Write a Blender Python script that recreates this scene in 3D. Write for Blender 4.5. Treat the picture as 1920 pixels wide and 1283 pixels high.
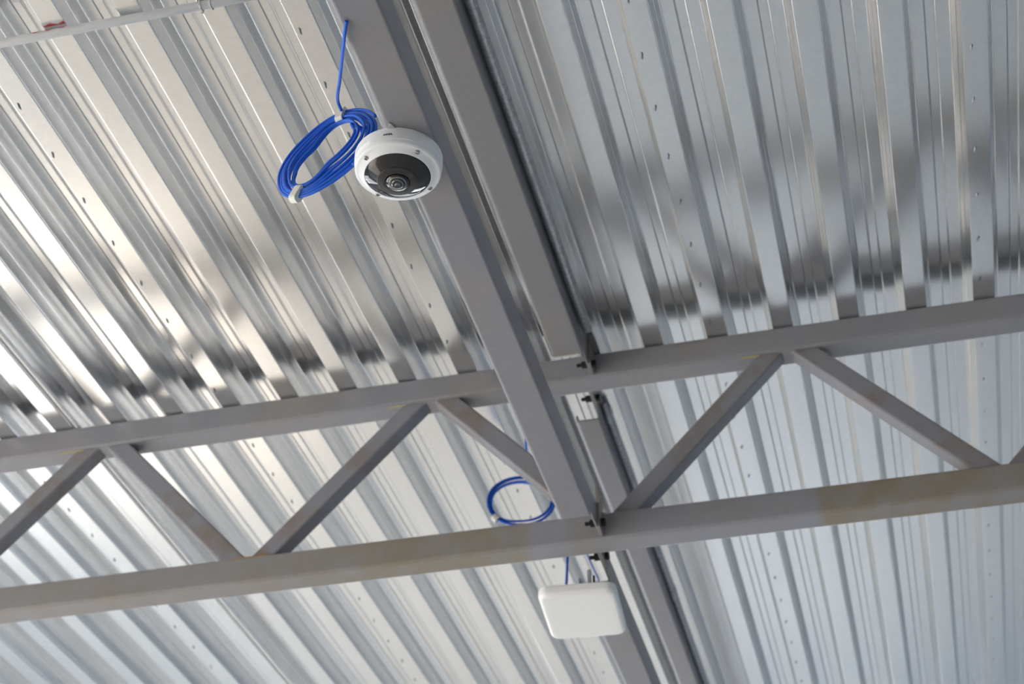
import bpy, bmesh, math, random
from mathutils import Vector, Matrix

random.seed(7)
for o in list(bpy.data.objects):
    bpy.data.objects.remove(o)
scene = bpy.context.scene
COL = scene.collection
Z0 = 1.7                      # eye height of the photographer above the hall floor

# ------------------------------------------------------------------ camera
RIGHT = Vector((0.9701241, 0.2425834, 0.0035435))
UP = Vector((0.1416229, -0.5781076, 0.8035761))
FWD = Vector((-0.1969827, 0.7790667, 0.5951915))
cam_data = bpy.data.cameras.new('camera')
cam = bpy.data.objects.new('camera', cam_data)
COL.objects.link(cam)
m = Matrix.Identity(4)
for i in range(3):
    m[i][0], m[i][1], m[i][2] = RIGHT[i], UP[i], -FWD[i]
m[0][3], m[1][3], m[2][3] = 0.0, 0.0, Z0
cam.matrix_world = m
cam_data.sensor_width = 36.0
cam_data.lens = 57.994
cam_data.clip_start = 0.05
cam_data.clip_end = 300
cam_data.dof.use_dof = True
cam_data.dof.focus_distance = 3.22
cam_data.dof.aperture_fstop = 4.6
scene.camera = cam

# ------------------------------------------------------------------ daylight and exposure
world = bpy.data.worlds.new('overcast_sky')
scene.world = world
world.use_nodes = True
wn = world.node_tree.nodes
wn['Background'].inputs[0].default_value = (0.86, 0.93, 1.0, 1)
wn['Background'].inputs[1].default_value = 9.3
sun_data = bpy.data.lights.new('sun', 'SUN')
sun_data.energy = 9.5
sun_data.angle = math.radians(0.6)
sun_data.color = (1.0, 0.97, 0.93)
sun = bpy.data.objects.new('sun', sun_data)
COL.objects.link(sun)
sun.rotation_euler = Vector((0.72, 0.05, -0.62)).to_track_quat('-Z', 'Y').to_euler()
vs = scene.view_settings
vs.view_transform = 'Standard'
vs.look = 'None'
vs.exposure = 0.1
vs.gamma = 1.0
vs.use_curve_mapping = False
scene.cycles.max_bounces = 8
scene.cycles.glossy_bounces = 5
scene.cycles.diffuse_bounces = 5
scene.cycles.transmission_bounces = 6
scene.cycles.sample_clamp_indirect = 8.0
scene.cycles.use_denoising = True


# ------------------------------------------------------------------ helpers
def P(x, y, z):
    return Vector((x, y, z + Z0))


def mesh_obj(name, bm, mat, parent=None, smooth=False):
    me = bpy.data.meshes.new(name)
    bmesh.ops.recalc_face_normals(bm, faces=bm.faces)
    bm.to_mesh(me)
    bm.free()
    if smooth:
        for p in me.polygons:
            p.use_smooth = True
    me.materials.append(mat)
    o = bpy.data.objects.new(name, me)
    COL.objects.link(o)
    if parent is not None:
        attach(o, parent)
    return o


def attach(o, parent):
    """meshes are written in world coordinates; keep them there under the parent"""
    o.parent = parent
    o.matrix_parent_inverse = parent.matrix_world.inverted()


def tag(o, label, cat, group=None):
    o['label'] = label
    o['category'] = cat
    if group:
        o['group'] = group
    return o


def thing(name, loc, label, cat, group=None):
    o = bpy.data.objects.new(name, None)
    o.empty_display_size = 0.05
    COL.objects.link(o)
    o.location = loc
    o.matrix_world = Matrix.Translation(loc)
    o['kind'] = 'thing'
    return tag(o, label, cat, group)


def structure(name, loc=(0, 0, 0)):
    o = bpy.data.objects.new(name, None)
    COL.objects.link(o)
    o.location = loc
    o.matrix_world = Matrix.Translation(Vector(loc))
    o['kind'] = 'structure'
    return o


def add_box(bm, a, b):
    a, b = Vector(a), Vector(b)
    vs_ = [bm.verts.new((x, y, z)) for x in (a.x, b.x) for y in (a.y, b.y) for z in (a.z, b.z)]
    for f in ((0, 1, 3, 2), (4, 6, 7, 5), (0, 4, 5, 1), (2, 3, 7, 6), (0, 2, 6, 4), (1, 5, 7, 3)):
        bm.faces.new([vs_[i] for i in f])


def rrect(w, h, r, seg=6):
    pts = []
    for cx, cy, a0 in ((w/2-r, h/2-r, 0), (-w/2+r, h/2-r, 90), (-w/2+r, -h/2+r, 180), (w/2-r, -h/2+r, 270)):
        for i in range(seg + 1):
            a = math.radians(a0 + 90 * i / seg)
            pts.append((cx + r * math.cos(a), cy + r * math.sin(a)))
    return pts


def add_prism(bm, p0, p1, up, w, h, r, seg=6):
    """rounded rectangular tube from p0 to p1; w across, h along 'up'"""
    p0, p1, up = Vector(p0), Vector(p1), Vector(up)
    d = (p1 - p0).normalized()
    up = (up - d * up.dot(d)).normalized()
    side = d.cross(up)
    prof = rrect(w, h, r, seg)
    ra = [bm.verts.new(p0 + side * x + up * y) for x, y in prof]
    rb = [bm.verts.new(p1 + side * x + up * y) for x, y in prof]
    n = len(prof)
    for i in range(n):
        j = (i + 1) % n
        bm.faces.new((ra[i], ra[j], rb[j], rb[i]))
    bm.faces.new(ra)
    bm.faces.new(rb)


def add_tube(bm, pts, r, sides=8, cap=True):
    pts = [Vector(p) for p in pts]
    n = len(pts)
    tang = []
    for i in range(n):
        a = pts[max(0, i-1)]
        b = pts[min(n-1, i+1)]
        tang.append((b - a).normalized())
    ref = Vector((0, 0, 1))
    if abs(tang[0].dot(ref)) > 0.9:
        ref = Vector((1, 0, 0))
    nrm = (ref - tang[0] * ref.dot(tang[0])).normalized()
    rings = []
    for i in range(n):
        nrm = (nrm - tang[i] * nrm.dot(tang[i])).normalized()
        bi = tang[i].cross(nrm)
        rings.append([bm.verts.new(pts[i] + (nrm * math.cos(2*math.pi*k/sides) + bi * math.sin(2*math.pi*k/sides)) * r)
                      for k in range(sides)])
    for i in range(n - 1):
        for k in range(sides):
            l = (k + 1) % sides
            bm.faces.new((rings[i][k], rings[i][l], rings[i+1][l], rings[i+1][k]))
    if cap:
        bm.faces.new(rings[0])
        bm.faces.new(rings[-1])


def add_lathe(bm, c, prof, seg=64, close_first=False, close_last=False):
    """prof: list of (radius, z) turned about a vertical axis through c"""
    rings = []
    for r, z in prof:
        if r < 1e-6:
            rings.append([bm.verts.new((c[0], c[1], c[2] + z))])
        else:
            rings.append([bm.verts.new((c[0] + r*math.cos(2*math.pi*k/seg), c[1] + r*math.sin(2*math.pi*k/seg), c[2] + z))
                          for k in range(seg)])
    for a, b in zip(rings, rings[1:]):
        for k in range(seg):
            l = (k + 1) % seg
            if len(a) == 1 and len(b) == 1:
                continue
            if len(a) == 1:
                bm.faces.new((a[0], b[l], b[k]))
            elif len(b) == 1:
                bm.faces.new((a[k], a[l], b[0]))
            else:
                bm.faces.new((a[k], a[l], b[l], b[k]))
    if close_first and len(rings[0]) > 2:
        bm.faces.new(rings[0])
    if close_last and len(rings[-1]) > 2:
        bm.faces.new(rings[-1])


def catmull(pts, n=10):
    pts = [Vector(p) for p in pts]
    q = [pts[0]*2 - pts[1]] + pts + [pts[-1]*2 - pts[-2]]
    out = []
    for i in range(1, len(q) - 2):
        for k in range(n):
            t = k / n
            a, b, c, d = q[i-1], q[i], q[i+1], q[i+2]
            out.append(0.5 * ((2*b) + (c-a)*t + (2*a-5*b+4*c-d)*t*t + (3*b-3*c+d-a)*t**3))
    out.append(pts[-1])
    return out


# ------------------------------------------------------------------ materials
def principled(name):
    mt = bpy.data.materials.new(name)
    mt.use_nodes = True
    nt = mt.node_tree
    return mt, nt, nt.nodes['Principled BSDF']


def plain(name, col, rough=0.5, metal=0.0, noise=0.08, scale=30.0, **kw):
    mt, nt, b = principled(name)
    tc = nt.nodes.new('ShaderNodeTexCoord')
    nz = nt.nodes.new('ShaderNodeTexNoise')
    nz.inputs['Scale'].default_value = scale
    nz.inputs['Detail'].default_value = 4
    nt.links.new(tc.outputs['Object'], nz.inputs['Vector'])
    mx = nt.nodes.new('ShaderNodeMix')
    mx.data_type = 'RGBA'
    mx.inputs['A'].default_value = (*[c * (1 - noise) for c in col], 1)
    mx.inputs['B'].default_value = (*[min(1, c * (1 + noise)) for c in col], 1)
    nt.links.new(nz.outputs['Fac'], mx.inputs['Factor'])
    nt.links.new(mx.outputs['Result'], b.inputs['Base Color'])
    b.inputs['Roughness'].default_value = rough
    b.inputs['Metallic'].default_value = metal
    for k, v in kw.items():
        b.inputs[k].default_value = v
    return mt


def galvanised(name, lo, hi, rough, bump=0.05, sx=14.0, sy=2.0, spangle=90.0, aniso=0.0):
    mt, nt, b = principled(name)
    N, L = nt.nodes.new, nt.links.new
    tc = N('ShaderNodeTexCoord')
    mp = N('ShaderNodeMapping')
    mp.inputs['Scale'].default_value = (sx, sy, sx)
    L(tc.outputs['Object'], mp.inputs['Vector'])
    n1 = N('ShaderNodeTexNoise')
    n1.inputs['Scale'].default_value = 1.0
    n1.inputs['Detail'].default_value = 2.0
    L(mp.outputs['Vector'], n1.inputs['Vector'])
    vo = N('ShaderNodeTexVoronoi')
    vo.inputs['Scale'].default_value = spangle
    L(tc.outputs['Object'], vo.inputs['Vector'])
    sep = N('ShaderNodeSeparateColor')
    L(vo.outputs['Color'], sep.inputs['Color'])
    mx = N('ShaderNodeMix')
    mx.data_type = 'RGBA'
    mx.inputs['A'].default_value = (*lo, 1)
    mx.inputs['B'].default_value = (*hi, 1)
    L(sep.outputs['Red'], mx.inputs['Factor'])
    L(mx.outputs['Result'], b.inputs['Base Color'])
    mr = N('ShaderNodeMapRange')
    mr.inputs['To Min'].default_value = rough * 0.85
    mr.inputs['To Max'].default_value = rough * 1.2
    L(n1.outputs['Fac'], mr.inputs['Value'])
    L(mr.outputs['Result'], b.inputs['Roughness'])
    b.inputs['Metallic'].default_value = 1.0
    bp = N('ShaderNodeBump')
    bp.inputs['Strength'].default_value = bump
    bp.inputs['Distance'].default_value = 0.02
    L(n1.outputs['Fac'], bp.inputs['Height'])
    L(bp.outputs['Normal'], b.inputs['Normal'])
    if aniso:
        b.inputs['Anisotropic'].default_value = aniso
    return mt


def paint(name, col, stain=(0.30, 0.24, 0.16), amount=0.35, scale=3.0, thr=0.55, bands=None, rough=0.42, axis='X'):
    """grey steel paint; drifting primer stains, small scuffs; bands = [(position, 0..1)] of bare primer along the tube"""
    mt, nt, b = principled(name)
    N, L = nt.nodes.new, nt.links.new
    tc = N('ShaderNodeTexCoord')
    n1 = N('ShaderNodeTexNoise')
    n1.inputs['Scale'].default_value = scale
    n1.inputs['Detail'].default_value = 5
    n1.inputs['Roughness'].default_value = 0.6
    L(tc.outputs['Object'], n1.inputs['Vector'])
    r1 = N('ShaderNodeMapRange')
    r1.inputs['From Min'].default_value = thr - 0.08
    r1.inputs['From Max'].default_value = thr + 0.15
    r1.inputs['To Max'].default_value = amount
    L(n1.outputs['Fac'], r1.inputs['Value'])
    fac = r1.outputs['Result']
    if bands:
        sp = N('ShaderNodeSeparateXYZ')
        L(tc.outputs['Object'], sp.inputs['Vector'])
        lo, hi = -4.0, 3.0
        rr = N('ShaderNodeMapRange')
        rr.inputs['From Min'].default_value = lo
        rr.inputs['From Max'].default_value = hi
        L(sp.outputs[axis], rr.inputs['Value'])
        cr = N('ShaderNodeValToRGB')
        el = cr.color_ramp.elements
        while len(el) > 1:
            el.remove(el[-1])
        el[0].position = 0.0
        el[0].color = (bands[0][1],) * 3 + (1,)
        for x, v in bands:
            e = el.new((x - lo) / (hi - lo))
            e.color = (v, v, v, 1)
        L(rr.outputs['Result'], cr.inputs['Fac'])
        ad = N('ShaderNodeMath')
        ad.operation = 'MULTIPLY_ADD'
        n3 = N('ShaderNodeTexNoise')
        n3.inputs['Scale'].default_value = 11
        n3.inputs['Detail'].default_value = 4
        L(tc.outputs['Object'], n3.inputs['Vector'])
        m3 = N('ShaderNodeMapRange')
        m3.inputs['From Min'].default_value = 0.3
        m3.inputs['From Max'].default_value = 0.6
        m3.inputs['To Min'].default_value = 0.35
        L(n3.outputs['Fac'], m3.inputs['Value'])
        L(cr.outputs['Color'], ad.inputs[0])
        L(m3.outputs['Result'], ad.inputs[1])
        L(fac, ad.inputs[2])
        ad.use_clamp = True
        fac = ad.outputs['Value']
    mx = N('ShaderNodeMix')
    mx.data_type = 'RGBA'
    mx.inputs['A'].default_value = (*col, 1)
    mx.inputs['B'].default_value = (*stain, 1)
    L(fac, mx.inputs['Factor'])
    n2 = N('ShaderNodeTexNoise')
    n2.inputs['Scale'].default_value = 55
    n2.inputs['Detail'].default_value = 3
    L(tc.outputs['Object'], n2.inputs['Vector'])
    r2 = N('ShaderNodeMapRange')
    r2.inputs['To Min'].default_value = 0.92
    r2.inputs['To Max'].default_value = 1.08
    L(n2.outputs['Fac'], r2.inputs['Value'])
    mu = N('ShaderNodeMix')
    mu.data_type = 'RGBA'
    mu.blend_type = 'MULTIPLY'
    mu.inputs['Factor'].default_value = 1.0
    L(mx.outputs['Result'], mu.inputs['A'])
    L(r2.outputs['Result'], mu.inputs['B'])
    L(mu.outputs['Result'], b.inputs['Base Color'])
    b.inputs['Roughness'].default_value = rough
    bp = N('ShaderNodeBump')
    bp.inputs['Strength'].default_value = 0.08
    bp.inputs['Distance'].default_value = 0.004
    L(n2.outputs['Fac'], bp.inputs['Height'])
    L(bp.outputs['Normal'], b.inputs['Normal'])
    return mt


MAT_DECK = galvanised('galvanised_deck', (0.775, 0.785, 0.80), (0.815, 0.825, 0.835), 0.21, bump=0.014, sx=5.0, sy=1.3)
MAT_CRIMP = plain('crimp_slit_shade', (0.34, 0.34, 0.35), 0.4, 1.0)
MAT_ZINC = galvanised('galvanised_pipe', (0.46, 0.47, 0.48), (0.66, 0.67, 0.68), 0.55, bump=0.05, spangle=140)
MAT_PAINT = paint('grey_paint', (0.238, 0.231, 0.256), amount=0.25)
MAT_PAINT_B = paint('grey_paint_beam', (0.222, 0.216, 0.231), amount=0.5, scale=2.0, thr=0.5, stain=(0.27, 0.23, 0.19))
MAT_PAINT_TOP = paint('grey_paint_top_chord', (0.25, 0.245, 0.268), amount=0.35, scale=2.5, stain=(0.30, 0.25, 0.17))
MAT_PAINT_LOW = paint('grey_paint_bottom_chord', (0.262, 0.259, 0.288), amount=0.3, scale=3.0, stain=(0.235, 0.19, 0.125),
                      bands=[(-2.6, 0.45), (-1.9, 0.35), (-1.6, 0.35), (-1.3, 0.85), (-0.94, 0.8), (-0.93, 0.0), (-0.82, 0.0),
                             (-0.815, 0.35), (-0.7, 0.0), (-0.135, 0.0), (-0.125, 1.0), (0.2, 0.8), (0.6, 0.7)])
MAT_PAINT_DIAG = paint('grey_paint_diagonal', (0.235, 0.232, 0.258), amount=0.85, scale=6.0, thr=0.575, stain=(0.20, 0.13, 0.08))
MAT_RAW = plain('bare_weld_edge', (0.55, 0.53, 0.48), 0.5)
MAT_RUST = plain('rusty_weld', (0.40, 0.23, 0.09), 0.7, noise=0.3, scale=60)
MAT_PRIMER = plain('yellow_primer', (0.42, 0.36, 0.17), 0.6, noise=0.2, scale=60)
MAT_BOLT = plain('black_bolt', (0.018, 0.018, 0.018), 0.45, 0.6)
MAT_PLATE = paint('fin_plate_paint', (0.20, 0.185, 0.175), amount=0.6, scale=9, stain=(0.22, 0.15, 0.10))
MAT_WHITE = plain('white_plastic', (0.80, 0.80, 0.81), 0.38, noise=0.02)
MAT_WARMWHITE = plain('warm_white_plastic', (0.92, 0.905, 0.885), 0.4, noise=0.015)
MAT_SMOKED = plain('smoked_black_ring', (0.010, 0.010, 0.012), 0.05, 0.0, noise=0.05)
MAT_SMOKED.node_tree.nodes['Principled BSDF'].inputs['IOR'].default_value = 1.6
MAT_BEZEL = plain('dark_matte_bezel', (0.022, 0.021, 0.022), 0.35)
MAT_LENSRING = plain('lens_barrel', (0.30, 0.30, 0.32), 0.15, 1.0)
MAT_SCREW = plain('steel_screw', (0.35, 0.35, 0.36), 0.35, 1.0)
MAT_INK = plain('black_print', (0.02, 0.02, 0.02), 0.5)
MAT_GLASS, _nt, _b = principled('clear_lens_dome')
_b.inputs['Transmission Weight'].default_value = 1.0
_b.inputs['Roughness'].default_value = 0.0
_b.inputs['IOR'].default_value = 1.5
MAT_BLUE = plain('blue_cable_jacket', (0.004, 0.115, 0.66), 0.42, noise=0.05)
MAT_PALEBLUE = plain('pale_blue_cable_jacket', (0.40, 0.44, 0.76), 0.4, noise=0.05)
MAT_TAPE = plain('off_white_tape', (0.78, 0.75, 0.69), 0.55, noise=0.05)
MAT_PIPE = plain('white_conduit_plastic', (0.86, 0.86, 0.86), 0.4, noise=0.03)
MAT_RED = plain('red_paint_mark', (0.55, 0.02, 0.03), 0.5)
MAT_FLOOR = plain('hall_floor_concrete', (0.77, 0.76, 0.74), 0.45, noise=0.12, scale=0.8)
_nt = MAT_FLOOR.node_tree          # unseen tan strip, added to give the deck warm reflections
_b = _nt.nodes['Principled BSDF']
_src = _b.inputs['Base Color'].links[0].from_socket
_sp = _nt.nodes.new('ShaderNodeSeparateXYZ')
_tc = _nt.nodes.new('ShaderNodeTexCoord')
_nt.links.new(_tc.outputs['Object'], _sp.inputs['Vector'])
_cr = _nt.nodes.new('ShaderNodeValToRGB')
_mr = _nt.nodes.new('ShaderNodeMapRange')
_mr.inputs['From Min'].default_value = -9.0
_mr.inputs['From Max'].default_value = 7.0
_nt.links.new(_sp.outputs['X'], _mr.inputs['Value'])
_nt.links.new(_mr.outputs['Result'], _cr.inputs['Fac'])
_el = _cr.color_ramp.elements
_el[0].position, _el[0].color = 0.16, (0, 0, 0, 1)
_el[1].position, _el[1].color = 0.24, (1, 1, 1, 1)
for _p, _v in ((0.42, 1), (0.47, 0)):
    _e = _el.new(_p)
    _e.color = (_v, _v, _v, 1)
_mx = _nt.nodes.new('ShaderNodeMix')
_mx.data_type = 'RGBA'
_mx.inputs['B'].default_value = (0.69, 0.60, 0.50, 1)
_nt.links.new(_cr.outputs['Color'], _mx.inputs['Factor'])
_nt.links.new(_src, _mx.inputs['A'])
_nt.links.new(_mx.outputs['Result'], _b.inputs['Base Color'])
MAT_WALL = plain('pale_grey_wall', (0.50, 0.53, 0.57), 0.7, noise=0.04, scale=1.5)
MAT_WALL_PALE = plain('pale_front_wall', (0.52, 0.58, 0.64), 0.6, noise=0.04, scale=1.5)
MAT_WALL_COOL = plain('blue_grey_wall_panel', (0.20, 0.31, 0.43), 0.55, noise=0.04, scale=1.5)
MAT_WALL_WARM = plain('sand_wall', (0.60, 0.50, 0.38), 0.7, noise=0.05, scale=1.5)
MAT_FRAME = plain('dark_window_frame', (0.10, 0.10, 0.11), 0.4)
MAT_GROUND = plain('yard_concrete', (0.45, 0.44, 0.42), 0.8, noise=0.1, scale=0.4)

# ------------------------------------------------------------------ the hall (setting)
H = 2.8513                    # underside of the deck's lower flanges, above the eye
PITCH = 0.1875
XR = 0.3618                   # left edge of the lower flange that carries the right-hand lap row
FL = 0.058                    # lower flange width
RH = 0.070                    # rib height
X_LO, X_HI = XR + PITCH * (-48), XR + PITCH * 28
Y_LO, Y_HI = -6.0, 17.0

bm = bmesh.new()
add_box(bm, (X_LO - 0.2, Y_LO - 0.2, -0.15), (X_HI + 0.2, Y_HI + 0.2, 0.0))
floor = mesh_obj('floor', bm, MAT_FLOOR)
floor['kind'] = 'structure'
bm = bmesh.new()
add_box(bm, (-80, -80, -0.4), (80, 80, -0.2))
ground = mesh_obj('ground_outside', bm, MAT_GROUND)
ground['kind'] = 'structure'

WTOP = H + Z0 + 0.10


def wall(name, axis, pos, lo, hi, holes, mat, thick=0.2, outward=1):
    """a wall with rectangular window openings; holes = [(a0, a1, z0, z1)]; also frames and sky portals"""
    bm = bmesh.new()
    a = lo
    t0, t1 = (pos, pos + thick * outward) if outward > 0 else (pos - thick, pos)

    def piece(a0, a1, z0, z1):
        if a1 - a0 < 1e-4 or z1 - z0 < 1e-4:
            return
        if axis == 'X':
            add_box(bm, (t0, a0, z0), (t1, a1, z1))
        else:
            add_box(bm, (a0, t0, z0), (a1, t1, z1))
    for (h0, h1, z0, z1) in sorted(holes):
        piece(a, h0, 0, WTOP)
        piece(h0, h1, 0, z0)
        piece(h0, h1, z1, WTOP)
        a = h1
    piece(a, hi, 0, WTOP)
    w = mesh_obj(name, bm, mat)
    w['kind'] = 'structure'
    for (h0, h1, z0, z1) in holes:
        wall.n += 1
        e = structure('window_%d' % wall.n, (pos, (h0+h1)/2, z0) if axis == 'X' else ((h0+h1)/2, pos, z0))
        mid = (t0 + t1) / 2

        def bar(a0, a1, b0, b1, nm):
            bm = bmesh.new()
            if axis == 'X':
                add_box(bm, (mid - 0.03, a0, b0), (mid + 0.03, a1, b1))
            else:
                add_box(bm, (a0, mid - 0.03, b0), (a1, mid + 0.03, b1))
            mesh_obj(nm, bm, MAT_FRAME, e)
        s = 0.05
        bar(h0, h0 + s, z0, z1, 'frame_post')
        bar(h1 - s, h1, z0, z1, 'frame_post')
        bar(h0, h1, z0, z0 + s, 'frame_rail')
        bar(h0, h1, z1 - s, z1, 'frame_rail')
        n = max(1, round((h1 - h0) / 1.3))
        for i in range(1, n):
            x = h0 + (h1 - h0) * i / n
            bar(x - 0.025, x + 0.025, z0, z1, 'mullion')
        ld = bpy.data.lights.new('window_portal', 'AREA')
        ld.shape = 'RECTANGLE'
        ld.size = h1 - h0
        ld.size_y = z1 - z0
        ld.cycles.is_portal = True
        lo_ = bpy.data.objects.new('window_portal', ld)
        COL.objects.link(lo_)
        c = Vector((mid, (h0+h1)/2, (z0+z1)/2)) if axis == 'X' else Vector(((h0+h1)/2, mid, (z0+z1)/2))
        inward = Vector((-outward, 0, 0)) if axis == 'X' else Vector((0, -outward, 0))
        rot = inward.to_track_quat('-Z', 'Z')
        lo_.matrix_world = Matrix.Translation(c) @ rot.to_matrix().to_4x4()
    return w


wall.n = 0
wall('wall_left', 'X', X_LO, Y_LO, Y_HI, [(-4.6, 4.4, 0.8, 3.9), (7.2, 10.6, 0.6, 3.9)], MAT_WALL, outward=-1)
wall('wall_front', 'Y', Y_HI, X_LO, X_HI, [(-8.0, 0.5, 2.1, 3.9)], MAT_WALL_PALE, outward=1)  # unseen front window, added to brighten the far floor
wall('wall_right', 'X', X_HI, Y_LO, Y_HI, [], MAT_WALL_COOL, outward=1)
wall('wall_back', 'Y', Y_LO, X_LO, X_HI, [], MAT_WALL_WARM, outward=-1)


# ------------------------------------------------------------------ the profiled deck: ceiling > deck_sheet > crimp
def fillet(pts, r=0.004, seg=4):
    out = [pts[0]]
    for a, b, c in zip(pts, pts[1:], pts[2:]):
        A, B, C = Vector(a), Vector(b), Vector(c)
        u, v = (A - B), (C - B)
        ang = u.angle(v)
        if abs(math.pi - ang) < 0.02:
            out.append(b)
            continue
        t = min(r / math.tan(ang / 2), u.length * 0.45, v.length * 0.45)
        p0, p1 = B + u.normalized() * t, B + v.normalized() * t
        for i in range(seg + 1):
            s = i / seg
            q = p0 * (1-s)**2 + B * 2*s*(1-s) + p1 * s*s
            out.append((q.x, q.y))
    out.append(pts[-1])
    return out


RIB = [(0.0, 0.0), (FL, 0.0), (FL + 0.0085, 0.034), (FL + 0.0100, 0.037), (FL + 0.018, RH),
       (0.1085, RH), (0.1125, RH - 0.0035), (0.1330, RH - 0.0035), (0.1370, RH),
       (PITCH - 0.018, RH), (PITCH - 0.0100, 0.037), (PITCH - 0.0085, 0.034)]
corner = []
for k in range(4):
    corner += [(x + k * PITCH, z) for x, z in RIB]
corner += [(4 * PITCH, 0.0012), (4 * PITCH + FL * 0.62, 0.0014)]
corner = [(-0.0012, 0.0003)] + corner          # hemmed edge of the sheet on the lap
profile = fillet(corner)


def sheet_mesh(length, name):
    bm = bmesh.new()
    ny = 2
    rows = []
    for j in range(ny):
        y = length * j / (ny - 1)
        rows.append([bm.verts.new((x, y, z)) for x, z in profile])
    for a, b in zip(rows, rows[1:]):
        for i in range(len(profile) - 1):
            bm.faces.new((a[i], a[i+1], b[i+1], b[i]))
    me = bpy.data.meshes.new(name)
    bm.to_mesh(me)
    bm.free()
    me.materials.append(MAT_DECK)
    return me


ceiling = structure('ceiling', (0, 0, H + Z0))
YSPLIT = 3.90
me_near = sheet_mesh(YSPLIT - Y_LO, 'deck_sheet_near')
me_far = sheet_mesh(Y_HI - YSPLIT + 0.06, 'deck_sheet_far')

bm = bmesh.new()               # one crimp: a short pressed lip, coloured dark for the shadow in its slit
L2, W2 = 0.0125, 0.0028
v = [bm.verts.new(c) for c in ((-W2, -L2, 0), (W2, -L2 * 0.6, 0), (W2, L2, 0), (-W2, L2 * 0.6, 0), (-W2*0.3, -L2*0.4, -0.004), (W2*0.3, L2*0.4, -0.004))]
for f in ((0, 1, 4), (1, 2, 5), (1, 5, 4), (2, 3, 5), (3, 0, 4), (3, 4, 5)):
    bm.faces.new([v[i] for i in f])
me_crimp = bpy.data.meshes.new('crimp')
bm.to_mesh(me_crimp)
bm.free()
me_crimp.materials.append(MAT_CRIMP)

for j in range(-12, 7):
    k0 = 4 * j
    x0 = XR + k0 * PITCH
    # alternate sheets lie a sheet thickness deeper so each lap shows its edge
    for me, y0, dz in ((me_near, Y_LO, 0.0), (me_far, YSPLIT - 0.06, 0.0012)):
        o = bpy.data.objects.new('deck_sheet', me)
        COL.objects.link(o)
        o.location = (x0, y0, H + Z0 + dz)
        o.matrix_world = Matrix.Translation(o.location)
        attach(o, ceiling)
        if j in (-4, -3, -2, -1, 0):
            if me is me_near:
                ys = [2.509 + 0.178 * i for i in range(-4, 8)]
            else:
                ys = [4.074 + 0.178 * i for i in range(0, 17)]
            ys = [y + {-4: 0.05, -3: 0.0, -2: 0.11, -1: 0.02, 0: 0.0}[j] for y in ys]
            xo = {-4: 0.012, -3: 0.012, -2: 0.012, -1: 0.017, 0: 0.018}[j]
            for y in ys:
                if 3.80 < y < 3.97:
                    continue
                c = bpy.data.objects.new('crimp', me_crimp)
                COL.objects.link(c)
                c.matrix_world = Matrix.Translation((x0 + xo + random.uniform(-.001, .001), y, H + Z0 + dz - 0.0004)) @ \
                    Matrix.Rotation(math.radians(14 + random.uniform(-6, 6)), 4, 'Z')
                attach(c, o)

# ------------------------------------------------------------------ main truss across the hall
YT = 3.843                    # near face of the chords
CW, CH = 0.080, 0.082
yc = YT + CW / 2
truss = thing('roof_truss', P(-0.75, yc, 2.228), 'grey square-tube truss spanning the picture under the ribbed metal ceiling', 'truss')
XA, XB = X_LO, X_HI
bm = bmesh.new()
add_prism(bm, P(XA, yc, 2.8505 - CH/2), P(XB, yc, 2.8505 - CH/2), (0, 0, 1), CW, CH, 0.009)
mesh_obj('top_chord', bm, MAT_PAINT_TOP, truss)
bm = bmesh.new()
add_prism(bm, P(XA, yc, 2.310 - CH/2), P(XB, yc, 2.310 - CH/2), (0, 0, 1), CW, CH, 0.009)
mesh_obj('bottom_chord', bm, MAT_PAINT_LOW, truss)
PAN = 1.054
for n in range(-6, 7):
    if XA < -1.85 + n * PAN and -0.7 + n * PAN < XB:
        dx = n * PAN
        bm = bmesh.new()
        add_prism(bm, P(-1.741 + dx, yc, 2.280), P(-1.246 + dx, yc, 2.798), (1, 0, -1), 0.055, 0.055, 0.007)
        mesh_obj('diagonal', bm, MAT_PAINT_DIAG, truss)
        bm = bmesh.new()
        add_prism(bm, P(-1.200 + dx, yc, 2.798), P(-0.714 + dx, yc, 2.280), (1, 0, 1), 0.058, 0.058, 0.007)
        mesh_obj('diagonal', bm, MAT_PAINT_DIAG, truss)


for x0_, x1_, y_, z_, mt_ in ((-1.800, -1.690, YT + 0.006, 2.3085, 'rust'), (-2.420, -2.345, YT + 0.012, 2.7695, 'primer'),
                               (-1.352, -1.300, YT + 0.012, 2.7695, 'primer'), (-0.300, -0.246, YT + 0.012, 2.7695, 'primer')):
    bm = bmesh.new()
    add_tube(bm, [P(x0_ + (x1_ - x0_)*i/6, y_ + 0.001*math.sin(i*2.1), z_) for i in range(7)], 0.0042, 6)
    mesh_obj('weld_bead', bm, MAT_RUST if mt_ == 'rust' else MAT_PRIMER, truss)


def hex_x(bm, x0, x1, y, z, r):
    a = [bm.verts.new((x0, y + r*math.cos(math.pi*k/3), z + r*math.sin(math.pi*k/3))) for k in range(6)]
    b = [bm.verts.new((x1, y + r*math.cos(math.pi*k/3), z + r*math.sin(math.pi*k/3))) for k in range(6)]
    for k in range(6):
        l = (k + 1) % 6
        bm.faces.new((a[k], a[l], b[l], b[k]))
    bm.faces.new(a)
    bm.faces.new(b)


def cleat(x, y0, y1, z0, z1, by, bz):
    """bolted cleat standing on the chord beside a beam web"""
    bm = bmesh.new()
    add_box(bm, P(x, y0, z0), P(x + 0.008, y1, z1))
    p = mesh_obj('cleat', bm, MAT_PLATE, truss)
    for z in (bz,):
        bm = bmesh.new()
        hex_x(bm, x - 0.022, x - 0.0045, by, z + Z0, 0.0105)
        hex_x(bm, x - 0.036, x - 0.022, by, z + Z0, 0.0055)
        hex_x(bm, x + 0.008, x + 0.020, by, z + Z0, 0.0105)
        mesh_obj('bolt', bm, MAT_BOLT, p)


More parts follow.
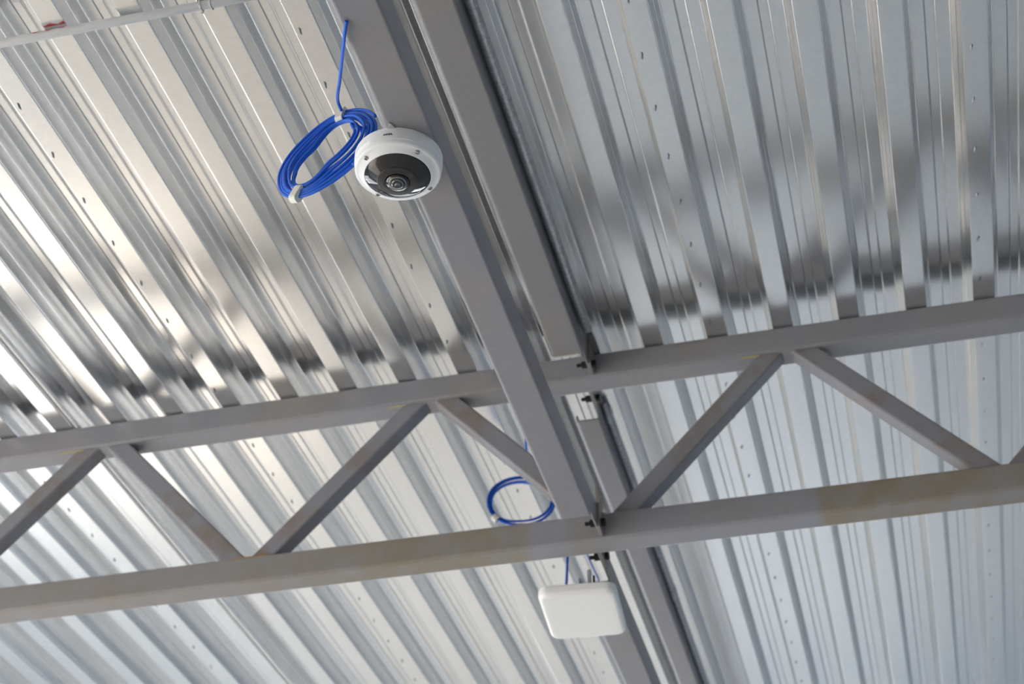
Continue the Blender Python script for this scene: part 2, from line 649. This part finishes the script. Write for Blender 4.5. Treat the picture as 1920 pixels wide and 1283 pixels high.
cleat(-0.7214, 3.785, YT + 0.004, 2.236, 2.362, 3.812, 2.262)
cleat(-0.7333, 3.785, YT + 0.004, 2.776, 2.8495, 3.812, 2.792)
cleat(-0.7458, YT + CW - 0.004, 4.02, 2.236, 2.312, 3.985, 2.255)
cleat(-0.7568, YT + CW - 0.004, 4.02, 2.776, 2.8495, 3.985, 2.792)


# ------------------------------------------------------------------ cross girder: four rolled angles, upright leg on the right
def beam(x0, x1, flange, web, z0, z1, mat, label, bead=None, r=0.012, t=0.0045):
    """flange, web = (y0, y1): the flanges stop short of the truss, the web runs on to it"""
    e = thing('steel_beam', P((x0+x1)/2, flange[0], z0), label, 'beam', 'angle beams running along the ceiling ribs')

    def extrude(nm, path, y0, y1):
        bm = bmesh.new()
        n = len(path)
        quad = []
        for i, (x, z) in enumerate(path):
            a = Vector(path[max(0, i-1)])
            b = Vector(path[min(n-1, i+1)])
            d = (b - a).normalized()
            nx, nz = -d.y, d.x
            quad.append([bm.verts.new(P(x, y0, z)), bm.verts.new(P(x, y1, z)),
                         bm.verts.new(P(x + nx*t, y1, z + nz*t)), bm.verts.new(P(x + nx*t, y0, z + nz*t))])
        for p, q in zip(quad, quad[1:]):
            for k in range(4):
                l = (k + 1) % 4
                bm.faces.new((p[k], p[l], q[l], q[k]))
        bm.faces.new(quad[0])
        bm.faces.new(quad[-1])
        return mesh_obj(nm, bm, mat, e)
    rl = 0.019
    low = fillet([(x0, z0 + rl + 0.004), (x0, z0), ((x0+x1)/2, z0)], rl, 9)[:-1] + \
        fillet([((x0+x1)/2, z0), (x1, z0), (x1, z0 + r + 0.001)], r, 8)[1:]
    extrude('flange', low, *flange)
    bm = bmesh.new()
    add_box(bm, P(x1 - t, web[0], z0 + r), P(x1, web[1], z1))
    mesh_obj('web', bm, mat, e)
    if bead is not None:
        bm = bmesh.new()
        pr = [P(x0 - .001, bead - 0.10, z0 + r*0.35), P(x0 - .0005, bead - 0.003, z0 + r*0.35), P(x0 + r*0.5, bead, z0), P(x1 - r, bead, z0 - .0005)]
        add_tube(bm, pr, 0.003, 6)
        mesh_obj('weld_bead', bm, MAT_RAW, e)
    return e


beam_a = beam(-0.806, -0.7216, (-6.0, 3.715), (-6.0, YT - 0.0005), 2.228, 2.310, MAT_PAINT, 'grey lower angle beam that the dome camera hangs under')
beam_b = beam(-0.8235, -0.7335, (-6.0, 3.726), (-6.0, YT - 0.0005), 2.768, 2.8505, MAT_PAINT_B, 'grey upper angle beam against the ceiling, ending at the near side of the truss', bead=3.724)
beam_a2 = beam(-0.834, -0.746, (4.085, 17.0), (YT + CW + 0.0005, 17.0), 2.228, 2.310, MAT_PAINT, 'grey lower angle beam beyond the truss, above the white antenna box')
beam_b2 = beam(-0.827, -0.757, (4.07, 17.0), (YT + CW + 0.0005, 17.0), 2.772, 2.8505, MAT_PAINT, 'narrow grey upper angle beam against the ceiling beyond the truss')


# ------------------------------------------------------------------ conduits
def conduit(name, pts, r, mat, label, cat='pipe', couplings=(), saddles=(), marks=(), sides=14):
    a, b = Vector(pts[0]), Vector(pts[1])
    t = thing(name, a, label, cat)
    bm = bmesh.new()
    add_tube(bm, [a, b], r, sides)
    mesh_obj('tube', bm, mat, t, smooth=True)
    d = (b - a).normalized()
    for s in couplings:
        c = a + d * s
        bm = bmesh.new()
        add_tube(bm, [c - d*0.022, c - d*0.020, c + d*0.020, c + d*0.022], r * 1.28, sides)
        mesh_obj('coupling', bm, mat, t)
    for s in saddles:
        c = a + d * s
        bm = bmesh.new()
        side = d.cross(Vector((0, 0, 1))).normalized()
        for off in (-0.012, 0.012):
            ring = [c + d*off + (side*math.cos(q) + Vector((0, 0, 1))*math.sin(q)) * (r + 0.002) for q in [math.pi*2*i/16 for i in range(17)]]
            add_tube(bm, ring, 0.0025, 6)
        add_box(bm, c - d*0.016 - side*0.010 + Vector((0, 0, r)), c + d*0.016 + side*0.010 + Vector((0, 0, r + 0.004)))
        s_ = mesh_obj('clamp', bm, MAT_ZINC, t)
        bm = bmesh.new()
        cs = c + side * (-r - 0.004) - d * 0.014
        add_tube(bm, [cs + Vector((0, 0, 0.006)), cs - Vector((0, 0, 0.008))], 0.003, 6)
        mesh_obj('screw', bm, MAT_SCREW, s_)
    for s0, s1, a0, a1 in marks:
        bm = bmesh.new()
        n = 8
        side = d.cross(Vector((0, 0, 1))).normalized()
        rows = []
        for i in range(n + 1):
            c = a + d * (s0 + (s1 - s0) * i / n)
            w = 0.6 + 0.4 * math.sin(i * 1.9)
            rows.append([bm.verts.new(c + (side*math.cos(q) + Vector((0, 0, 1))*math.sin(q)) * (r + 0.0006)) for q in (a0, a0 + (a1-a0)*0.5*w, a0 + (a1-a0)*w)])
        for p, q in zip(rows, rows[1:]):
            for i in range(2):
                bm.faces.new((p[i], p[i+1], q[i+1], q[i]))
        mesh_obj('paint_mark', bm, MAT_RED, t)
    return t


YP = 2.297
conduit('conduit_pipe', (P(-4.0, YP - 0.012, 2.838), P(-0.826, YP + 0.009, 2.838)), 0.0105, MAT_PIPE,
        'white conduit pipe with a red mark crossing the ceiling ribs near the photo corner',
        saddles=(2.70,), marks=((2.27, 2.355, 0.85, 0.0),))
conduit('conduit_pipe', (P(XR - 15*PITCH + 0.0735, -6.0, H + 0.010), P(XR - 15*PITCH + 0.0735, 17.0, H + 0.010)), 0.0068, MAT_PIPE,
        'thin pale conduit running inside a ceiling rib towards the lower left corner', couplings=(6.0 + 5.15,))
conduit('conduit_pipe', (P(-0.714, -6.0, 2.834), P(-0.714, 3.70, 2.834)), 0.0145, MAT_ZINC,
        'mottled zinc pipe lying against the near upper beam')
conduit('conduit_pipe', (P(-0.7445, 4.09, 2.838), P(-0.7445, 17.0, 2.838)), 0.0085, MAT_ZINC,
        'thin zinc pipe with couplings beside the far upper beam', couplings=(4.165 - 4.09, 5.37 - 4.09))

# ------------------------------------------------------------------ dome camera
DC = P(-0.8059, 2.2708, 2.2278)
dome = thing('dome_camera', DC, 'white round dome camera with smoked black ring, hung under the grey beam', 'camera')
bm = bmesh.new()
add_lathe(bm, DC, [(0.0, 0.0), (0.0862, 0.0), (0.0868, -0.0015), (0.0868, -0.020), (0.0862, -0.0205)], 96)
mesh_obj('base_shell', bm, MAT_WHITE, dome, smooth=False)
bm = bmesh.new()
prof = [(0.0862, -0.0205), (0.0855, -0.0206), (0.0848, -0.034)]
for i in range(7):
    a = math.radians(90 * i / 6)
    prof.append((0.0780 + 0.0068*math.cos(a), -0.0345 - 0.0055*math.sin(a)))
prof += [(0.0715, -0.0440), (0.0668, -0.0475), (0.0655, -0.0484), (0.0648, -0.0480)]
add_lathe(bm, DC, prof, 96)
cover = mesh_obj('cover', bm, MAT_WHITE, dome, smooth=True)
for a in (-128.5, -42.7, 48.4, 139.8):
    a = math.radians(a)
    c = DC + Vector((0.0735*math.cos(a), 0.0735*math.sin(a), -0.0432))
    bm = bmesh.new()
    add_lathe(bm, c, [(0.0050, 0.002), (0.0050, -0.0009), (0.0042, -0.0016), (0.0024, -0.0016), (0.0022, -0.0002), (0.0, -0.0002)], 18)
    s = mesh_obj('screw', bm, MAT_SCREW, cover)
bm = bmesh.new()
add_lathe(bm, DC, [(0.0650, -0.0478), (0.0640, -0.0488), (0.0560, -0.0530), (0.0480, -0.0572), (0.0405, -0.0606)], 96)
mesh_obj('smoked_ring', bm, MAT_SMOKED, dome, smooth=True)
bm = bmesh.new()
add_lathe(bm, DC, [(0.0405, -0.0600), (0.0402, -0.0625), (0.0390, -0.0632), (0.0300, -0.0648), (0.0250, -0.0652), (0.0242, -0.0640), (0.0242, -0.056), (0.0, -0.056)], 64)
bez = mesh_obj('lens_bezel', bm, MAT_BEZEL, dome)
bm = bmesh.new()
for r0, z in ((0.0225, -0.0585), (0.0185, -0.0610), (0.0140, -0.0628), (0.0095, -0.0640)):
    add_lathe(bm, DC, [(r0, -0.0565), (r0, z), (r0 - 0.0016, z - 0.0008), (r0 - 0.003, z + 0.0006), (r0 - 0.003, -0.0565)], 40)
add_lathe(bm, DC, [(0.0064, -0.060), (0.0045, -0.0655), (0.0, -0.0668)], 32)
mesh_obj('lens_barrel', bm, MAT_LENSRING, bez)
bm = bmesh.new()
outer = [(0.0240*math.cos(math.radians(a)), -0.0635 - 0.0135*math.sin(math.radians(a))) for a in range(0, 91, 9)]
inner = [(0.0228*math.cos(math.radians(a)), -0.0635 - 0.0123*math.sin(math.radians(a))) for a in range(90, -1, -9)]
outer[-1] = (0.0, outer[-1][1])
inner[0] = (0.0, inner[0][1])
add_lathe(bm, DC, outer, 48)
add_lathe(bm, DC, inner, 48)
bmesh.ops.remove_doubles(bm, verts=bm.verts, dist=1e-5)
mesh_obj('lens_dome', bm, MAT_GLASS, bez, smooth=True)


def arc_plate(bm, c, r, t, a0, a1, zlo, zhi_f, n=30):
    rows = []
    for i in range(n + 1):
        s = i / n
        a = math.radians(a0 + (a1 - a0) * s)
        zh = zhi_f(s)
        rows.append([bm.verts.new((c.x + q*math.cos(a), c.y + q*math.sin(a), c.z + z)) for q, z in
                     ((r, zlo), (r + t, zlo), (r + t, zh), (r, zh))])
    for p, q in zip(rows, rows[1:]):
        for k in range(4):
            l = (k + 1) % 4
            bm.faces.new((p[k], p[l], q[l], q[k]))
    bm.faces.new(rows[0])
    bm.faces.new(rows[-1])


def smoothstep(e0, e1, x):
    t = max(0, min(1, (x - e0) / (e1 - e0)))
    return t*t*(3 - 2*t)


bm = bmesh.new()            # the raised name plate on the side wall
arc_plate(bm, DC, 0.0860, 0.0016, -112, -50, -0.0300, lambda s: -0.0215 + 0.0130*min(smoothstep(0.0, 0.06, s), 1 - smoothstep(0.90, 1.0, s)))
mesh_obj('name_plate', bm, MAT_WHITE, cover)

a = math.radians(-88.0)
ld_c = DC + Vector((0.0880*math.cos(a), 0.0880*math.sin(a), -0.0190))
nrm = Vector((math.cos(a), math.sin(a), 0))
xdir = Vector((0, 0, 1)).cross(nrm).normalized()
rotm = Matrix((xdir, Vector((0, 0, 1)), nrm)).transposed().to_4x4()
fc = bpy.data.curves.new('lettering', 'FONT')
fc.body = 'AXIS'
fc.size = 0.0062
fc.extrude = 0.0003
fc.align_x = 'CENTER'
fc.align_y = 'CENTER'
fo = bpy.data.objects.new('lettering_source', fc)
COL.objects.link(fo)
dg = bpy.context.evaluated_depsgraph_get()
tm = bpy.data.meshes.new_from_object(fo.evaluated_get(dg))
bpy.data.objects.remove(fo)
tm.materials.clear()
tm.materials.append(MAT_INK)
lo = bpy.data.objects.new('lettering', tm)
COL.objects.link(lo)
lo.matrix_world = Matrix.Translation(ld_c) @ rotm
attach(lo, cover)
bm = bmesh.new()             # the mark: a leaning black triangle with a notch
tri = [(-0.0032, -0.0026), (-0.0012, -0.0026), (0.0004, 0.0006), (0.0012, -0.0026), (0.0034, -0.0026), (0.0008, 0.0034)]
a = math.radians(-82.6)
tc_ = DC + Vector((0.0879*math.cos(a), 0.0879*math.sin(a), -0.0190))
fr = [bm.verts.new(tc_ + xdir*x + Vector((0, 0, z))) for x, z in tri]
bk = [bm.verts.new(tc_ + xdir*x + Vector((0, 0, z)) - nrm*0.0006) for x, z in tri]
bm.faces.new(fr)
bm.faces.new(bk)
for i in range(len(tri)):
    j = (i + 1) % len(tri)
    bm.faces.new((fr[i], fr[j], bk[j], bk[i]))
mesh_obj('logo_mark', bm, MAT_INK, cover)
bm = bmesh.new()             # small steel mounting tab that shows above the shell
tb = P(-0.7945, 2.1840, 2.2245)
pts = [tb + Vector(q) for q in ((-0.0075, 0.010, 0), (-0.0075, -0.001, 0), (-0.0035, -0.006, 0), (0.0005, -0.0145, 0), (0.0035, -0.011, 0), (0.0070, -0.001, 0), (0.0070, 0.010, 0))]
fr = [bm.verts.new(p) for p in pts]
bk = [bm.verts.new(p + Vector((0, 0, 0.003))) for p in pts]
bm.faces.new(fr)
bm.faces.new(bk)
for i in range(7):
    j = (i + 1) % 7
    bm.faces.new((fr[i], fr[j], bk[j], bk[i]))
mesh_obj('mount_tab', bm, MAT_ZINC, dome)


# ------------------------------------------------------------------ blue cable coils
def coil_points(center, U, V, W, turns, spread, seed, tape_ang, n=72):
    rnd = random.Random(seed)
    tot = turns * n
    pts = []
    offs = [rnd.random() for _ in range(turns + 2)]
    wo = [rnd.uniform(-1, 1) for _ in range(turns + 2)]
    for i in range(tot + 1):
        t = 2*math.pi*i/n
        k = i / n
        a = int(k)
        f = k - a
        f = f*f*(3-2*f)
        order = (k / turns)
        d = offs[a]*(1-f) + offs[a+1]*f
        d = 0.35*d + 0.65*order
        w = wo[a]*(1-f) + wo[a+1]*f
        tight = 1.0
        for ta in tape_ang:
            dd = abs((t - ta + math.pi) % (2*math.pi) - math.pi)
            tight = min(tight, smoothstep(0.05, 0.9, dd))
        sp = spread * (0.62 + 0.38*tight) * d
        pts.append(center + U*math.cos(t)*(1 - sp*0.68) + V*math.sin(t)*(1 - sp) + W*(w*(0.5 + 0.5*tight)))
    return pts


def tape(name, center, axis, out, w, thick, length, parent):
    bm = bmesh.new()
    add_prism(bm, center - axis*length/2, center + axis*length/2, out, w, thick, min(w, thick)*0.45, 5)
    return mesh_obj(name, bm, MAT_TAPE, parent)


CR = 0.0034
# --- near coil: beside the dome camera, a ring leaning away from the viewer
cc = P(-0.9743, 2.3064, 2.3123)
e1 = Vector((0.8600, -0.1542, 0.4864))
e2 = Vector((-0.4400, 0.2586, 0.8599))
e3 = e1.cross(e2)
RA = 0.1382
coil = thing('cable_coil', cc, 'sharp blue network cable coil tied with white tape, hanging beside the dome camera', 'cable')
ang_a, ang_b = math.radians(55), math.radians(217)
cp = coil_points(cc, e1*RA, e2*RA*0.98, e3*0.009, 10, 0.72, 5, (ang_a, ang_b))
bm = bmesh.new()
add_tube(bm, cp, CR, 10)
# tail up into the beam, lead over to the camera
hole = P(-0.7902, 1.9029, 2.2262)
tail = catmull([cp[11], P(-0.9378, 2.2488, 2.3998), P(-0.8779, 2.1069, 2.3000), P(-0.8283, 1.9892, 2.2380), P(-0.8023, 1.9284, 2.2190), hole], 10)
add_tube(bm, tail, CR, 10)
lead = catmull([cp[-1], cp[-1] + (cp[-1]-cp[-4]).normalized()*0.02, P(-0.8755, 2.3301, 2.3475), P(-0.893, 2.250, 2.212)], 8)
add_tube(bm, lead, CR, 10)
mesh_obj('cable', bm, MAT_BLUE, coil, smooth=True)


def coil_at(c, U, V, t, s=0.0):
    return c + U*math.cos(t)*(1 - s*0.68) + V*math.sin(t)*(1 - s)


for ta in (ang_a, ang_b):
    c = coil_at(cc, e1*RA, e2*RA*0.98, ta, 0.19)
    c2 = coil_at(cc, e1*RA, e2*RA*0.98, ta + 0.01, 0.19)
    ax = (c2 - c).normalized()
    out = (c - cc).normalized()
    tape('tape_band', c, ax, out, 0.021, 0.042, 0.017, coil)

# --- far coil: beyond the truss, over the antenna box
fcn = P(-1.0540, 4.2994, 2.6594)
f1 = Vector((0.9701, 0.2426, 0.0035))
f2 = Vector((-0.0545, 0.2037, 0.9775))
f3 = f1.cross(f2)
RF = 0.1113
coil2 = thing('cable_coil', fcn, 'blurred blue cable coil seen through the truss beyond the chord', 'cable')
cp2 = coil_points(fcn, f1*RF, f2*RF, f3*0.009, 6, 0.34, 11, (math.radians(222),))
bm = bmesh.new()
add_tube(bm, cp2, CR, 8)
add_tube(bm, catmull([cp2[14], P(-1.0147, 4.2295, 2.7303), P(-0.9973, 4.1231, 2.7745), P(-0.9668, 4.0386, 2.7777), P(-0.985, 4.135, 2.853)], 10), CR, 8)
mesh_obj('cable', bm, MAT_BLUE, coil2, smooth=True)
ta = math.radians(222)
c = coil_at(fcn, f1*RF, f2*RF, ta, 0.05)
c2 = coil_at(fcn, f1*RF, f2*RF, ta + 0.01, 0.05)
tape('tape_band', c, (c2 - c).normalized(), (c - fcn).normalized(), 0.022, 0.022, 0.020, coil2)

# ------------------------------------------------------------------ white antenna box under the far lower beam
BX = (-0.948, -0.727)
BY = (4.010, 4.285)
BZ = (2.160, 2.196)
box = thing('wireless_antenna', P(-0.80, 4.14, 2.16), 'white rounded antenna box mounted under the far lower beam', 'antenna')
bm = bmesh.new()
rings = []
cx_, cy_ = (BX[0]+BX[1])/2, (BY[0]+BY[1])/2
wx, wy = BX[1]-BX[0], BY[1]-BY[0]
for inset, z in ((0.006, BZ[1]), (0.001, BZ[1]-0.003), (0.0, BZ[1]-0.008), (0.0, BZ[0]+0.013), (0.002, BZ[0]+0.0075), (0.0055, BZ[0]+0.003), (0.011, BZ[0]+0.0006), (0.020, BZ[0])):
    pr = rrect(wx - 2*inset, wy - 2*inset, 0.030 - inset*0.6, 8)
    rings.append([bm.verts.new(P(cx_ + x, cy_ + y, z)) for x, y in pr])
for a_, b_ in zip(rings, rings[1:]):
    n = len(a_)
    for i in range(n):
        j = (i + 1) % n
        bm.faces.new((a_[i], a_[j], b_[j], b_[i]))
bm.faces.new(rings[0])
bm.faces.new(rings[-1])
rz = Matrix.Translation(P(cx_, cy_, 0)) @ Matrix.Rotation(math.radians(4.0), 4, 'Z') @ Matrix.Translation(-P(cx_, cy_, 0))
bmesh.ops.transform(bm, matrix=rz, verts=bm.verts)
hs = mesh_obj('housing', bm, MAT_WARMWHITE, box, smooth=False)
bm = bmesh.new()
add_prism(bm, P(-0.90, 4.14, 2.199), P(-0.755, 4.14, 2.199), (0, 0, 1), 0.10, 0.006, 0.002, 3)
mesh_obj('back_plate', bm, MAT_ZINC, box)
bm = bmesh.new()
for xx in (-0.8375, -0.7425):
    add_box(bm, P(xx - 0.002, 4.125, 2.200), P(xx + 0.002, 4.155, 2.245))
add_box(bm, P(-0.8395, 4.125, 2.200), P(-0.7405, 4.155, 2.2275))
mesh_obj('mount_bracket', bm, MAT_ZINC, box)
bm = bmesh.new()
add_prism(bm, P(-0.799, 4.062, 2.1955), P(-0.799, 4.062, 2.258), (0, 1, 0), 0.011, 0.012, 0.002, 3)
cl = mesh_obj('beam_clamp', bm, MAT_ZINC, box)
bm = bmesh.new()
add_tube(bm, [P(-0.786, 4.062, 2.196), P(-0.786, 4.062, 2.240)], 0.0035, 8)
mesh_obj('clamp_bolt', bm, MAT_BOLT, cl)

for nm, pts, mt, lab in (
        ('network_cable', [P(-0.93, 4.33, 2.56), P(-0.912, 4.30, 2.47), P(-0.905, 4.26, 2.38), P(-0.898, 4.20, 2.27), P(-0.896, 4.14, 2.198)], MAT_BLUE,
         'short bright blue cable dropping into the top of the antenna box'),
        ('network_cable', [P(-0.895, 4.36, 2.57), P(-0.857, 4.35, 2.462), P(-0.838, 4.345, 2.41), P(-0.8235, 4.32, 2.355), P(-0.846, 4.26, 2.27), P(-0.856, 4.21, 2.1975)], MAT_PALEBLUE,
         'short pale blue cable dropping beside the antenna box clamp')):
    bm = bmesh.new()
    add_tube(bm, catmull(pts, 8), 0.0042, 8)
    o = mesh_obj(nm, bm, mt, None, smooth=True)
    tag(o, lab, 'cable', 'cables feeding the antenna box')
